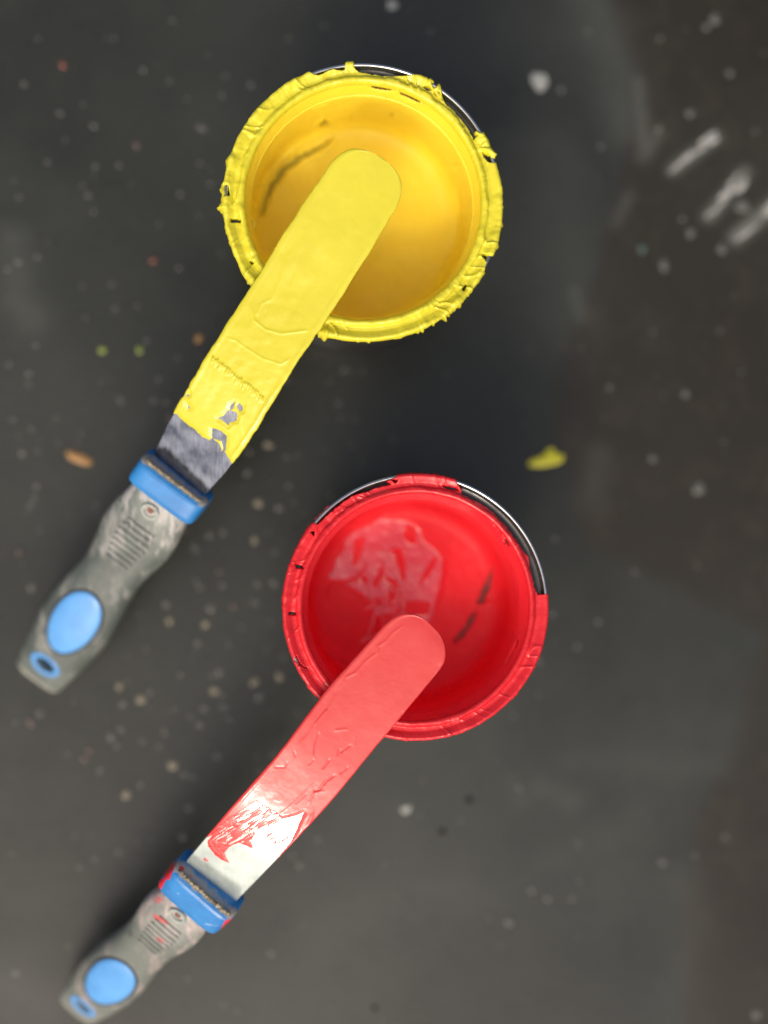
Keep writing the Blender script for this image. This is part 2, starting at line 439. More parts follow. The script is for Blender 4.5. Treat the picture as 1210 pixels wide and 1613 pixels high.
for (x0, y0), (x1, y1), w0, nn in (((1058, 268), (1132, 214), 9, 9), ((1112, 345), (1176, 268), 10, 9), ((1158, 378), (1250, 300), 10, 9)):
    L = math.hypot(x1-x0, y1-y0); ux, uy = (x1-x0)/L, (y1-y0)/L
    for k in range(nn):
        t = rs.uniform(.05, .9); o = rs.gauss(0, .42)*w0*(.4+t); l = rs.uniform(7, 20); w = rs.uniform(1.6, 4.2)*(.5+.7*t)
        cx, cy = x0+ux*L*t - uy*o, y0+uy*L*t + ux*o
        ring = []
        for a in range(12):
            q = a*math.pi/6; rr = rs.uniform(.75, 1.2)
            ex, ey = math.cos(q)*l*rr, math.sin(q)*w*rr
            ring.append((cx+ux*ex-uy*ey, cy+uy*ex+ux*ey))
        patch('paint_drip', ring, drip_m, .0004)

# ---------------------------------------------------------------- tins
NT = 720
def resample(pts, step):
    P = np.array(pts, float); d = np.r_[0, np.cumsum(np.linalg.norm(np.diff(P, axis=0), axis=1))]
    n = int(d[-1]/step)+1; t = np.linspace(0, d[-1], n)
    return np.c_[np.interp(t, d, P[:,0]), np.interp(t, d, P[:,1])]
def lathe(prof, c, ztop, k, n=192):
    a = np.linspace(0, 2*np.pi, n, endpoint=False)
    P = np.array(prof)
    V = np.stack([c[0] + k*P[:,None,0]*np.cos(a)/1000, c[1] + k*P[:,None,0]*np.sin(a)/1000, np.broadcast_to(ztop + P[:,None,1]/1000, (len(P), n))], -1).reshape(-1, 3)
    return V, grid_faces(len(P), n, wrap_j=True)
def arc(cx, cz, r, a0, a1, n=8):
    return [(cx + r*math.cos(math.radians(a0+(a1-a0)*i/n)), cz + r*math.sin(math.radians(a0+(a1-a0)*i/n))) for i in range(n+1)]

def make_tin(name, cpx, ztop, k, label, mats, holes_rim, holes_in, ridges, pool, seed, groove, crust_amp, loops=(), sheenf=lambda px, Z: np.zeros(len(px))):
    c = at(cpx[0], cpx[1], ztop)
    root = empty(name, (c[0], c[1], 0))
    tag(root, label, 'ink tin', 'open ink tins standing on the dark table')
    hz = ztop*1000
    # outside wall and base
    body = [(0, -hz+1.2), (40, -hz+1.2), (43, -hz+.9), (44, -hz), (45, -hz+.8), (45.2, -hz+3), (45.2, -hz+20), (45.6, -hz+20.5), (45.2, -hz+21), (45.2, -6), (46.4, -4.2)]
    V, F = lathe(body, c, ztop, k); mobj('outer_wall', V, F, mat_out, root)
    # rim: rolled outer bead, channel, inner lip
    bead = [(46.8, -4.4), (49.7, -3.6)] + arc(50.0, -.75, .72, -60, 195, 14)
    V, F = lathe(bead, c, ztop, k, 256); mobj('rim_bead', V, F, mat_tin, root)
    chan = [(49.32, -.9), (49.1, -2.4), (48.6, -2.9), (46.0, -2.9), (45.5, -2.3), (45.2, -.9)]
    V, F = lathe(chan, c, ztop, k, 256); mobj('rim_channel', V, F, mat_chan, root)
    lip = [(45.22, -1.1)] + arc(44.55, -.6, .66, -10, 180, 8) + [(43.7, -1.6), (43.3, -3.4), (42.9, -3.7), (42.7, -5.4), (42.2, -5.8), (41.9, -8.6), (42.9, -9.3), (42.6, -10.2)]
    V, F = lathe(lip, c, ztop, k, 256); mobj('rim_lip', V, F, mat_tin, root)
    wall = [(42.6, -10.2), (41.9, -35), (41.2, -44), (39.6, -47), (37, -48.6), (34, -49), (0, -49.2)]
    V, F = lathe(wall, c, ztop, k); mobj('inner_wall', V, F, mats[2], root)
    # ---- ink lining of the wall and the pool in the bottom
    pr = [(44.5, .35), (43.6, .15), (43.1, -1.4), (41.3, -8.2)]
    if groove: pr += [(41.3, -8.4), (42.5, -9.0), (42.4, -9.8), (41.2, -10.2)]
    pr += [(41.1, -12), (40.7, -40), (40.1, -43), (38.5, -45.6), (36.4, -47), (34, -47.6), (28, -48), (0.3, -48)]
    P = resample(pr, .55); P[0] = pr[0]
    T = np.gradient(P, axis=0); T /= np.linalg.norm(T, axis=1)[:,None]
    Nn = np.c_[T[:,1], -T[:,0]]          # towards the inside of the tin
    Nn = np.where((Nn[:,1] < -.2)[:,None], -Nn, Nn)
    if Nn[len(P)//2, 0] > 0: Nn = -Nn
    Nn[P[:,1] < -47.8] = (0, 1)
    a = np.linspace(0, 2*np.pi, NT, endpoint=False); ca, sa = np.cos(a), np.sin(a)
    R = np.repeat(P[:,0], NT); Z = np.repeat(P[:,1], NT); A1 = np.tile(ca, len(P)); A2 = np.tile(sa, len(P))
    nr = np.repeat(Nn[:,0], NT); nz = np.repeat(Nn[:,1], NT)
    base = np.c_[c[0] + k*R*A1/1000, c[1] + k*R*A2/1000, ztop + Z/1000]
    mm = base*1000 + seed*31
    px = proj(base) + 1.6*np.c_[fbm(mm/2.2, 3), fbm(mm/2.2+50, 3)]
    h = .10*fbm(np.c_[mm[:,0]/9, mm[:,1]/9, mm[:,2]/16], 4)
    h += .05*fbm(mm/2.5, 2)
    h = h + sstep(-40, -46, Z)*.55*fbm(mm/13+9, 4)
    h = np.where(Z > -2, h*.5, h)
    for pts, w, amp, zr in ridges:
        d, t = line_dist(px, pts)
        h = h + np.where((Z > zr[0]) & (Z < zr[1]), amp*np.exp(-(d/w)**2)*np.sin(np.pi*np.clip(t*.96+.02, 0, 1))**.5, 0)
    h = pool(px, mm, Z, h)
    sd = np.full(len(px), 6.0)
    for poly, zr in holes_in:
        s = -poly_sd(px, poly); sd = np.where((Z > zr[0]) & (Z < zr[1]), np.minimum(sd, s), sd)
    h = np.where(sd < 3, h*np.clip(sd/3, 0, 1) , h)
    h = np.where(sd < 1.2, (sd - .6)*2.2, h)
    h = np.maximum(h, np.where(sd < 1.2, -2.2, -.9))
    V = base + np.c_[k*nr*h*A1/1000, k*nr*h*A2/1000, nz*h/1000]
    F = grid_faces(len(P), NT, wrap_j=True)
    i0 = int(np.argmax(P[:,1] < -42))
    nw = [f for f in F if f[0] < i0*NT]; npool = [f for f in F if f[0] >= i0*NT]
    w = sheenf(px, Z)
    mobj('ink_lining', V[:(i0+1)*NT], nw, mats[0], root, attrs={'sky_sheen': w[:(i0+1)*NT]})
    mobj('ink_pool', V[i0*NT:], [tuple(q - i0*NT for q in f) for f in npool], mats[0], root, attrs={'sky_sheen': w[i0*NT:]})
    # ---- crust of ink over the rim
    cp = [(50.3, -5.2), (50.9, -3.2), (51.1, -1.2), (50.6, .1), (49.8, .5), (48.8, .1), (47.4, -.8), (46.0, -.8), (45.1, .15), (44.4, .55), (43.7, .3), (43.2, -.7), (42.9, -2.2)]
    P = resample(cp, .28); T = np.gradient(P, axis=0); T /= np.linalg.norm(T, axis=1)[:,None]
    Nn = np.c_[-T[:,1], T[:,0]]
    if Nn[len(P)//2, 1] < 0: Nn = -Nn
    NC = 1080
    a = np.linspace(0, 2*np.pi, NC, endpoint=False); ca, sa = np.cos(a), np.sin(a)
    R = np.repeat(P[:,0], NC); Z = np.repeat(P[:,1], NC); A1 = np.tile(ca, len(P)); A2 = np.tile(sa, len(P)); AA = np.tile(a, len(P))
    nr = np.repeat(Nn[:,0], NC); nz = np.repeat(Nn[:,1], NC)
    base = np.c_[c[0] + k*R*A1/1000, c[1] + k*R*A2/1000, ztop + Z/1000]
    mm = base*1000 + seed*17
    t = np.repeat(np.linspace(0, 1, len(P)), NC)
    px = proj(base) + 2.0*np.c_[fbm(mm/2.0, 3), fbm(mm/2.0+50, 3)]
    n2 = fbm(np.c_[A1*11+seed, A2*11, t*2], 3); n3 = fbm(mm/2.2, 3); n4 = fbm(np.c_[A1*20, A2*20, t*0+seed], 3)
    out = sstep(.45, .05, t)
    g = lambda x, w: np.exp(-(x/w)**2)
    ridge_o = g(t - .37 - .05*n2, .055)*(.75+.6*n4); ridge_i = g(t - .76 - .07*fbm(np.c_[A1*9, A2*9, t*0+seed*2], 3), .05)*np.clip(.75 + 1.1*fbm(np.c_[A1*6, A2*6, t*0+seed*5], 3), .1, 1.2)
    cross = np.clip(1 - np.abs(fbm(np.c_[AA*11+seed + t*2.0, t*.8, AA*0], 2))*9, 0, 1)*sstep(.32, .42, t)*sstep(.8, .7, t)
    gate = sstep(-.15, .15, vnoise(np.c_[A1*5+seed, A2*5, t*0]))
    h = crust_amp*(.22 + .42*ridge_o + .42*ridge_i + .62*cross*gate + .55*n2*sstep(.95, .7, t) + .13*n3)
    # rolled-up lumps and small drips on the outer edge
    lump = vnoise(np.c_[A1*26+seed*3, A2*26, A1*0]); lump2 = vnoise(np.c_[A1*38+seed*5, A2*38, A1*0])
    h += out*crust_amp*(1.5*np.clip(lump-.25, 0, 1) + 2.4*np.clip(lump2-.45, 0, 1)*sstep(-.1, .5, vnoise(np.c_[A1*7+seed, A2*7, A1*0+3])) + .5*fbm(np.c_[A1*15, A2*15, A1*0+seed], 3))
    h = h*(.75 + .8*fbm(np.c_[A1*3.3+seed, A2*3.3, t*.5], 2)) - .22*out
    h = np.clip(h, -.5, 2.4)
    h = h*sstep(1.0, .9, t)
    h -= .3*sstep(.9, 1, t)
    for pts, w, amp in loops:
        d, tt = line_dist(px, pts); h = np.maximum(h, amp*np.exp(-(d/w)**2))
    sd = np.full(len(px), 6.0)
    for poly in holes_rim:
        sd = np.minimum(sd, -poly_sd(px, poly))
    for pts, w, amp in loops:                # strings of ink bridging a bare stretch
        d, tt = line_dist(px, pts); sd = np.maximum(sd, w*1.2 - d)
    h = np.where(sd < 3, np.minimum(h, .2 + .25*sd), h)
    drop = sstep(1.0, -1.5, sd)
    V = base + np.c_[k*nr*h*A1/1000, k*nr*h*A2/1000, nz*h/1000]
    rr = np.hypot(V[:,0]-c[0], V[:,1]-c[1])
    # where the crust is missing it runs under the metal
    tgt_r = k*np.clip(R, 44.1, 49.6)/1000
    tz = ztop - .0052
    V2 = V.copy()
    newr = rr*(1-drop) + tgt_r*drop
    V2[:,0] = c[0] + (V[:,0]-c[0])*newr/rr; V2[:,1] = c[1] + (V[:,1]-c[1])*newr/rr
    V2[:,2] = V[:,2]*(1-drop) + np.minimum(V[:,2], tz)*drop
    mobj('rim_ink_crust', V2, grid_faces(len(P), NC, wrap_j=True), mats[1], root)
    return root, c

# yellow tin
def pool_y(px, mm, Z, h):
    # a step where the thick ink ends on the left of the wall
    poly = c1([(180, 760), (160, 640), (190, 520), (260, 430), (330, 385), (420, 355), (490, 330), (500, 345), (420, 385), (350, 410), (280, 470), (225, 560), (205, 660), (215, 790)])
    s = poly_sd(px, poly)
    h = h - np.where(Z < -20, .9*sstep(-5, 6, s), 0)
    lum = c1([(380, 210), (450, 190), (560, 240), (550, 290), (480, 280), (430, 250)])
    h = h + np.where((Z < -12) & (Z > -44), .35*sstep(-2, 4, poly_sd(px, lum)), 0)
    return h
RZ = (-44, -10.5)
yellow_ridges = [
    (c1([(165, 700), (175, 610), (210, 510), (270, 425), (330, 375), (400, 350)]), 1.8, 2.4, (-80, -10)),
    (c1([(195, 700), (215, 600), (260, 500), (340, 430), (420, 395), (490, 345)]), 2.6, 2.2, (-75, -10.5)),
    (c1([(400, 300), (440, 265), (490, 290)]), 2.5, .7, RZ),
    (c1([(190, 640), (203, 575), (228, 512), (280, 443), (342, 398), (428, 358), (490, 325)]), 1.7, 2.2, (-80, -12)),
    (c1([(915, 435), (940, 450), (975, 448)]), 3, .5, RZ),
    (c1([(962, 520), (968, 620), (950, 740), (915, 820), (880, 880)]), 3.0, -.9, (-80, -20)),
    (c1([(690, 190), (693, 203)]), 2, -.9, RZ), (c1([(705, 247), (716, 250)]), 2.6, -.9, RZ),
    (c1([(700, 850), (790, 720), (840, 600)]), 22, .4, (-80, -30)), (c1([(560, 980), (700, 900)]), 14, .35, (-80, -30)),
]
hy_in = [(c1([(608, 124), (660, 130), (705, 128), (735, 150), (700, 158), (640, 150)]), (-30, 1)),
         (c1([(735, 150), (775, 155), (815, 185), (832, 208), (800, 200), (745, 176)]), (-30, 1)),
         (c1([(425, 282), (450, 268), (475, 296), (440, 294)]), (-60, -12)),
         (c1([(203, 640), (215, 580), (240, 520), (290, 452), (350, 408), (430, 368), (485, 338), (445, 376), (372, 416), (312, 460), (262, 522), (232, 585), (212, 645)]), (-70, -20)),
         (c1([(703, 244), (720, 243), (716, 252), (704, 254)]), (-50, -10))]
hy_rim = [c1([(270, 125), (330, 70), (400, 42), (525, 25), (524, 72), (480, 68), (430, 90), (380, 84), (330, 92), (300, 108)]),
          c1([(562, 25), (700, 40), (830, 95), (800, 92), (760, 92), (700, 98), (640, 92), (583, 82), (566, 60)]),
          c1([(900, 128), (980, 175), (1080, 310), (1050, 318), (1030, 345), (1000, 290), (960, 240), (922, 205), (905, 165)]),
          c1([(866, 128), (884, 122), (886, 140), (872, 142)]), c1([(872, 160), (890, 150), (898, 178), (880, 172)]),
          c1([(832, 140), (850, 138), (862, 152), (845, 152)]),
          c1([(1062, 395), (1082, 398), (1120, 430), (1090, 432), (1070, 415)]),
          c1([(60, 520), (72, 520), (74, 560), (62, 560)]), c1([(84, 652), (122, 655), (122, 666), (84, 664)]),
          c1([(155, 818), (172, 822), (166, 832)]), c1([(1060, 790), (1110, 800), (1085, 850), (1068, 860), (1078, 820)]),
          c1([(985, 925), (1000, 905), (1004, 912), (990, 932)])]
loops_y = [(c1([(1040, 318), (1062, 330), (1075, 352), (1060, 380), (1048, 385)]), 2.6, 1.0),
           (c1([(1060, 380), (1085, 385), (1105, 405)]), 3.0, 1.4),
           (c1([(895, 130), (880, 155), (905, 190), (925, 225)]), 2.6, 1.2), (c1([(855, 118), (870, 150), (890, 150)]), 2.4, 1.2)]
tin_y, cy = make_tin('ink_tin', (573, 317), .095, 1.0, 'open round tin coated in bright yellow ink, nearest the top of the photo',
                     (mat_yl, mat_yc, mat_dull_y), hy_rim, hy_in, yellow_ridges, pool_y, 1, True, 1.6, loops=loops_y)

# red tin
patch_r = c4([(245, 500), (230, 480), (255, 450), (262, 405), (300, 370), (300, 320), (350, 280), (410, 262), (455, 225), (520, 240), (560, 240), (600, 258), (625, 280), (640, 330),
              (690, 365), (722, 410), (715, 520), (690, 580), (670, 670), (600, 700), (520, 690), (420, 740), (360, 765), (410, 700), (430, 620), (370, 620), (430, 590), (340, 530), (300, 505)])
blots = [c4(p) for p in ([(345, 330), (385, 320), (370, 400), (340, 435)], [(570, 260), (600, 270), (605, 340), (580, 345), (550, 310)], [(500, 370), (540, 365), (555, 410), (560, 500), (540, 480), (520, 410)],
         [(430, 500), (465, 430), (465, 470), (440, 525), (420, 520)], [(640, 460), (690, 395), (690, 410), (660, 470), (615, 515)], [(470, 480), (520, 500), (530, 535), (495, 510)],
         [(485, 545), (520, 545), (515, 580), (485, 580)], [(560, 585), (665, 590), (660, 640), (560, 650)], [(370, 480), (400, 485), (395, 505), (375, 500)])]
def sheen_r(px, Z):  # outline of the sky reflection, minus its dark blots, as extra gloss
    s = poly_sd(px, patch_r)
    for b in blots: s = np.minimum(s, -poly_sd(px, b))
    return np.where(Z < -35, sstep(-1.5, 2.5, s), .0) + np.where(Z > -12, .35, 0)
def pool_r(px, mm, Z, h):
    s = poly_sd(px, patch_r)
    for b in blots: s = np.minimum(s, -poly_sd(px, b))
    return h + np.where(Z < -35, -.35*sstep(-2, 3, s) + .12*fbm(mm/4, 3)*(s > 0), 0)
SC = (-44, -9)
red_ridges = [
    (c4([(400, 160), (520, 150), (640, 190), (720, 250)]), 2.2, .5, SC), (c4([(480, 120), (600, 125), (700, 160), (800, 200)]), 1.8, .4, SC),
    (c4([(690, 230), (740, 260), (780, 300)]), 2.5, .5, SC), (c4([(720, 200), (790, 210), (850, 240)]), 2, .45, SC),
    (c4([(240, 500), (300, 505), (350, 490), (385, 455), (400, 430)]), 2.2, .7, (-80, -30)),
    (c4([(225, 590), (240, 530), (250, 505)]), 2, .5, (-80, -30)),
    (c4([(160, 640), (200, 720), (260, 800)]), 2.5, .5, (-80, -30)), (c4([(240, 770), (290, 820), (350, 845)]), 5, .6, (-80, -30)),
    (c4([(722, 400), (725, 470), (705, 560), (670, 650)]), 2.6, .7, (-80, -30)),
    (c4([(1035, 690), (1030, 760), (990, 840), (945, 890)]), 1.6, -.7, (-40, -2)),
    (c4([(1050, 450), (1052, 560), (1040, 660)]), 3, .3, SC), (c4([(870, 590), (960, 600)]), 1.5, .3, (-80, -30)),
]
hr_in = [(c4([(932, 425), (918, 520), (892, 592), (865, 600), (885, 540), (915, 470)]), (-80, -20)),
         (c4([(862, 625), (850, 670), (810, 730), (765, 762), (770, 745), (815, 695), (845, 640)]), (-80, -20)),
         (c4([(893, 205), (930, 225), (985, 285), (1020, 345), (1008, 348), (975, 320), (985, 315), (940, 255)]), (-30, 1)),
         (c4([(945, 225), (985, 258), (1040, 325), (1046, 350), (1024, 345), (990, 280)]), (-30, 1)),
         (c4([(970, 325), (1000, 335), (1005, 346), (985, 340)]), (-30, 1))]
hr_rim = [c4([(170, 250), (260, 150), (380, 70), (480, 40), (530, 20), (520, 55), (480, 75), (500, 88), (440, 100), (390, 120), (350, 130), (300, 160), (260, 190), (215, 232), (190, 255)]),
          c4([(740, 25), (800, 40), (980, 120), (1100, 260), (1190, 440), (1190, 553), (1120, 553), (1108, 520), (1090, 440), (1085, 400), (1050, 355), (1030, 320), (985, 260), (930, 205), (880, 168), (800, 130), (798, 105), (780, 75)]),
          c4([(720, 95), (770, 100), (785, 112), (740, 108)]),
          c4([(95, 425), (125, 432), (130, 445), (100, 440)]), c4([(65, 630), (95, 632), (95, 642), (68, 642)]), c4([(100, 815), (115, 850), (145, 865), (110, 850), (95, 830)]),
          c4([(160, 290), (176, 288), (172, 305)]), c4([(500, 68), (530, 70), (520, 80)])]
tin_r, cr_ = make_tin('ink_tin', (656, 956), .095, .955, 'open round tin coated in glossy red ink, lower and right of the yellow one',
                      (mat_rl, mat_rc, mat_dull_r), hr_rim, hr_in, red_ridges, pool_r, 2, False, .72, sheenf=sheen_r)

# ---------------------------------------------------------------- spatulas
def catmull(P, n):
    P = np.array(P); P = np.vstack([2*P[0]-P[1], P, 2*P[-1]-P[-2]])
    out = []
    for i in range(1, len(P)-2):
        for t in np.linspace(0, 1, n, endpoint=False):
            a, b, c_, d = P[i-1], P[i], P[i+1], P[i+2]
            out.append(.5*((2*b) + (-a+c_)*t + (2*a-5*b+4*c_-d)*t*t + (-a+3*b-3*c_+d)*t**3))
    out.append(P[-2]); return np.array(out)

def make_spatula(name, label, oa, spine, hw, Fp, Ep, hs, fs, steel_m, ink_m, rub_m, coat_sd, coat_h, tipr, seed, sliver, marks, roll=0.0, BL=14.5):
    """spine: blade centre from tip to bolster (px, py, z); Fp bolster front, Ep butt end"""
    Fw = at(*Fp); Ew = at(*Ep)
    root = empty(name, (Ew[0], Ew[1], 0))
    tag(root, label, 'spatula', 'ink spatulas leaning on the tin rims')
    ax = Ew - Fw; HL = np.linalg.norm(ax); ax /= HL
    sp = [at(*p) for p in spine] + [Fw + ax*.004]
    S = catmull(sp, 24)
    d = np.r_[0, np.cumsum(np.linalg.norm(np.diff(S, axis=0), axis=1))]; L = d[-1]
    NU = int(L/.00032); NV = 97
    u = np.linspace(0, 1, NU)*L
    Pc = np.stack([np.interp(u, d, S[:,i]) for i in range(3)], 1)
    T = np.gradient(Pc, axis=0)
    ker = np.ones(25)/25
    T = np.stack([np.convolve(np.pad(T[:,i], 12, 'edge'), ker, 'valid') for i in range(3)], 1)
    T /= np.linalg.norm(T, axis=1)[:,None]
    side = np.cross(T, (0, 0, 1)); side /= np.linalg.norm(side, axis=1)[:,None]
    nrm = np.cross(side, T); nrm *= np.sign(nrm[:,2:3])
    side = np.where((side[:,0:1] < 0), -side, side)
    ra = math.radians(roll)*sstep(0, .6, u/L)
    nrm = nrm*np.cos(ra)[:,None] + side*np.sin(ra)[:,None]
    s2 = np.cross(nrm, T); s2 /= np.linalg.norm(s2, axis=1)[:,None]
    side = np.where((s2*side).sum(1)[:,None] < 0, -s2, s2)
    HW = np.interp(u/L, [x for x, _ in hw], [w for _, w in hw])/1000
    tr = tipr/1000
    q = np.clip(1 - u/tr, 0, 1); HWt = HW*(1 - q**2.6)**(1/2.3)
    HWt = np.maximum(HWt, .0006)
    v = np.linspace(-1, 1, NV)
    def surf(off, widen=0.0, vv=v):
        return (Pc[:,None,:] + (HWt+widen)[:,None,None]*vv[None,:,None]*side[:,None,:] + nrm[:,None,:]*off).reshape(-1, 3)
    th = .0009
    topV = surf(th/2); botV = surf(-th/2)
    V = np.vstack([topV, botV]); n = NU*NV; F = grid_faces(NU, NV); F2 = [tuple(k+n for k in f[::-1]) for f in F]
    E = []
    for i in range(NU-1):
        E.append((i*NV, (i+1)*NV, (i+1)*NV+n, i*NV+n)); E.append((i*NV+NV-1, i*NV+NV-1+n, (i+1)*NV+NV-1+n, (i+1)*NV+NV-1))
    for j in range(NV-1):
        E.append((j, j+n, j+1+n, j+1)); k = (NU-1)*NV + j; E.append((k, k+1, k+1+n, k+n))
    bl = mobj('blade', V, F+F2+E, steel_m, root)
    for e in bl.data.polygons: pass
    # --- ink over the blade: a skin that rises from the steel, rounds over the edges and closes below
    base = surf(th/2)
    px = proj(base)
    mm = base*1000 + seed*13
    UU = np.repeat(u, NV)*1000; VV = np.tile(v, NU); HH = np.repeat(HWt, NV)*1000
    wob = fbm(np.c_[UU/2.2+seed, VV*0, VV*0], 3)
    sd = coat_sd(px + 1.5*np.c_[fbm(mm/1.6, 3), fbm(mm/1.6+40, 3)], mm)
    h = coat_h(px, mm, UU, VV, HH)
    h = h*(1 - .75*np.clip((np.abs(VV)-.95)/.05, 0, 1)**2)
    h = np.where(sd < 5, np.minimum(h, .03 + .055*sd + 0*h), h)
    h = np.where(sd < 0, np.maximum(sd*.25, -.35), h)
    edge = np.clip((np.abs(VV)-.93)/.07, 0, 1)
    sg = np.sign(VV)
    bulge = (sliver + sliver*.9*fbm(np.c_[UU/3.1 + 9*(sg > 0), sg, UU*0+seed], 3)) * edge**1.0 * np.where(sd > 0, np.clip(sd/4, 0, 1), -.3)
    N2 = np.repeat(nrm, NV, 0); S2 = np.repeat(side, NV, 0)
    Vt = base + N2*(h/1000)[:,None] + S2*(sg*bulge/1000)[:,None]
    hl = np.where(sd > 0, .16 + .1*fbm(mm/3, 3), -.2)
    Vb = surf(-th/2) - N2*(hl/1000)[:,None] + S2*(sg*bulge/1000)[:,None]
    keepmask = (sd > -4).reshape(NU, NV)
    G = [f for f in F if keepmask.ravel()[list(f)].any()]
    G2 = [tuple(k+n for k in f[::-1]) for f in G]
    E2 = []
    for i in range(NU-1):
        if keepmask[i, 0] or keepmask[i+1, 0]: E2.append((i*NV, (i+1)*NV, (i+1)*NV+n, i*NV+n))
        if keepmask[i, -1] or keepmask[i+1, -1]: E2.append((i*NV+NV-1, i*NV+NV-1+n, (i+1)*NV+NV-1+n, (i+1)*NV+NV-1))
    for j in range(NV-1): E2.append((j, j+n, j+1+n, j+1))
    Va = np.vstack([Vt, Vb]); FF = G+G2+E2
    used = np.unique(np.concatenate([np.array(f) for f in FF])); rem = np.full(len(Va), -1); rem[used] = np.arange(len(used))
    mobj('ink_coating', Va[used], [tuple(rem[list(f)]) for f in FF], ink_m, root)
    # --- handle frame
    hsd = np.cross(ax, (0, 0, 1)); hsd /= np.linalg.norm(hsd)
    if hsd[0] < 0: hsd = -hsd
    hn = np.cross(hsd, ax); hn *= np.sign(hn[2])
    def hp(s, w, t):                                      # mm along, across, up -> place
        s = np.asarray(s, float)*lk; w = np.asarray(w, float); t = np.asarray(t, float)
        return Fw + (s[...,None]*ax + w[...,None]*hsd + t[...,None]*hn)/1000
    lk = HL*1000/112.0
    def loft(st, ex, n=64):
        V = []; a = np.linspace(0, 2*np.pi, n, endpoint=False)
        cx = np.sign(np.cos(a))*np.abs(np.cos(a))**(2/ex); sx = np.sign(np.sin(a))*np.abs(np.sin(a))**(2/ex)
        for s, w, t, o in st:
            V.append(hp(np.full(n, s), w*cx, t*sx + o))
        V = np.vstack(V); F = grid_faces(len(st), n, wrap_j=True)
        F.append(tuple(range(n))[::-1]); F.append(tuple((len(st)-1)*n + k for k in range(n)))
        return V, F
    def marksd(V, k=3.5):
        p = proj(V); r = np.zeros(len(V))
        for poly in marks: r = np.maximum(r, sstep(-k, k, poly_sd(p, poly)))
        return r
    # bolster
    f = fs
    off = BL - 14.5
    key = [(-.2, .90, .50), (.0, .93, .60), (.35, .965, .74), (.9, .985, .86), (1.8, 1, .95), (3.0, 1, 1), (BL-2.4, 1, 1), (BL-1.0, .985, .97), (BL-.3, .965, .92), (BL, .92, .85)]
    ss = np.concatenate([np.linspace(-.2, 3, 22), np.linspace(3.2, BL, 36)])
    st = [(s, 15.2*f*np.interp(s, [k[0] for k in key], [k[1] for k in key]), 8.6*np.interp(s, [k[0] for k in key], [k[2] for k in key]), 0) for s in ss]
    V, F = loft(st, 5.5, 160)
    rel = (V - Fw); sl = (rel @ ax)*1000; up = (rel @ hn)*1000; sw = (rel @ hsd)*1000
    dirt = .62*np.exp(-((sl-.2)/1.6)**2)*(up > 2) + .25*np.exp(-((np.abs(sw)-14)/1.6)**2)
    blo = mobj('bolster', V, F, mat_blue, root, attrs={'dirt': dirt, 'mark': marksd(V)})
    # crusty seam where blade dirt collects on the front edge
    ws = np.linspace(-12.6*f, 12.8*f, 70)
    zz = np.interp(np.abs(ws), [0, 11, 15], [6.6, 6.4, 5.0]) + .35*np.array([rs.uniform(-1, 1) for _ in ws])
    sm = [hp(.15+.35*rs.uniform(-1, 1), w, z) for w, z in zip(ws, zz)]
    V, F = tube(sm, np.array([.55 + .45*abs(math.sin(i*.9+seed))*rs.random() for i in range(len(ws))])/1000, 7)
    mobj('dried_seam', V, F, mat_seam, root)
    # grip
    pw = [(BL-1, 12.2), (BL+4, 12.8), (24, 14.6), (31, 15.2), (38, 14.0), (46, 12.4), (54, 12.3), (64, 13.6), (76, 15.0), (86, 14.8), (97, 13.0), (106, 11.6), (111, 10.4), (112, 10.0)]
    pt = [(BL-1, 6.6), (BL+6, 7.2), (30, 8.6), (45, 8.2), (60, 8.4), (80, 8.8), (98, 7.4), (108, 5.6), (111.4, 4.9), (112, 4.2)]
    po = [(BL-1, 0), (60, .6), (112, 0)]
    sA = np.concatenate([np.linspace(BL-1, 110, 110), np.linspace(110.3, 112, 8)])
    ip = lambda s, t: np.interp(s, [a for a, _ in t], [b for _, b in t])
    wS = np.convolve(np.pad(ip(sA, pw), 4, 'edge'), np.ones(9)/9, 'valid')*hs
    tS = ip(sA, pt)*(.6+.4*hs)
    st = [(s, w, t, ip(s, po)) for s, w, t in zip(sA, wS, tS)]
    V, F = loft(st, 2.7, 96)
    rel = (V - Fw); sl = (rel @ ax)*1000/lk; up = (rel @ hn)*1000
    wear = .42*np.clip(1-(sl-BL)/26, 0, 1) + .22*np.clip((sl-88)/24, 0, 1) + .10*(np.abs((rel @ hsd)*1000) > 10)
    topz = lambda s, w: float(ip(s, pt))*(.6+.4*hs)*(max(0, 1-abs(w/(ip(s, pw)*hs))**2.7))**(1/2.7) + float(ip(s, po))
    grip = mobj('grip', V, F, rub_m, root, attrs={'wear': wear, 'mark': marksd(V)*.9})
    # hanging hole cut right through the grip
    HSx, HA, HB = 101.0, 4.6*hs, 2.9
    a = np.linspace(0, 2*np.pi, 40, endpoint=False)
    V = np.vstack([hp(HSx + HB*np.sin(a), HA*np.cos(a), z) for z in (-14, 14)])
    F = [(i, (i+1) % 40, 40+(i+1) % 40, 40+i) for i in range(40)] + [tuple(range(40))[::-1], tuple(range(40, 80))]
    cut = mobj('cutter', V, F, mat_darkhole, root)
    md = grip.modifiers.new('b', 'BOOLEAN'); md.operation = 'DIFFERENCE'; md.object = cut; md.solver = 'EXACT'
    bpy.context.view_layer.update()
    dg = bpy.context.evaluated_depsgraph_get()
    nm = bpy.data.meshes.new_from_object(grip.evaluated_get(dg), depsgraph=dg)
    grip.modifiers.clear(); grip.data = nm
    bpy.data.objects.remove(cut)
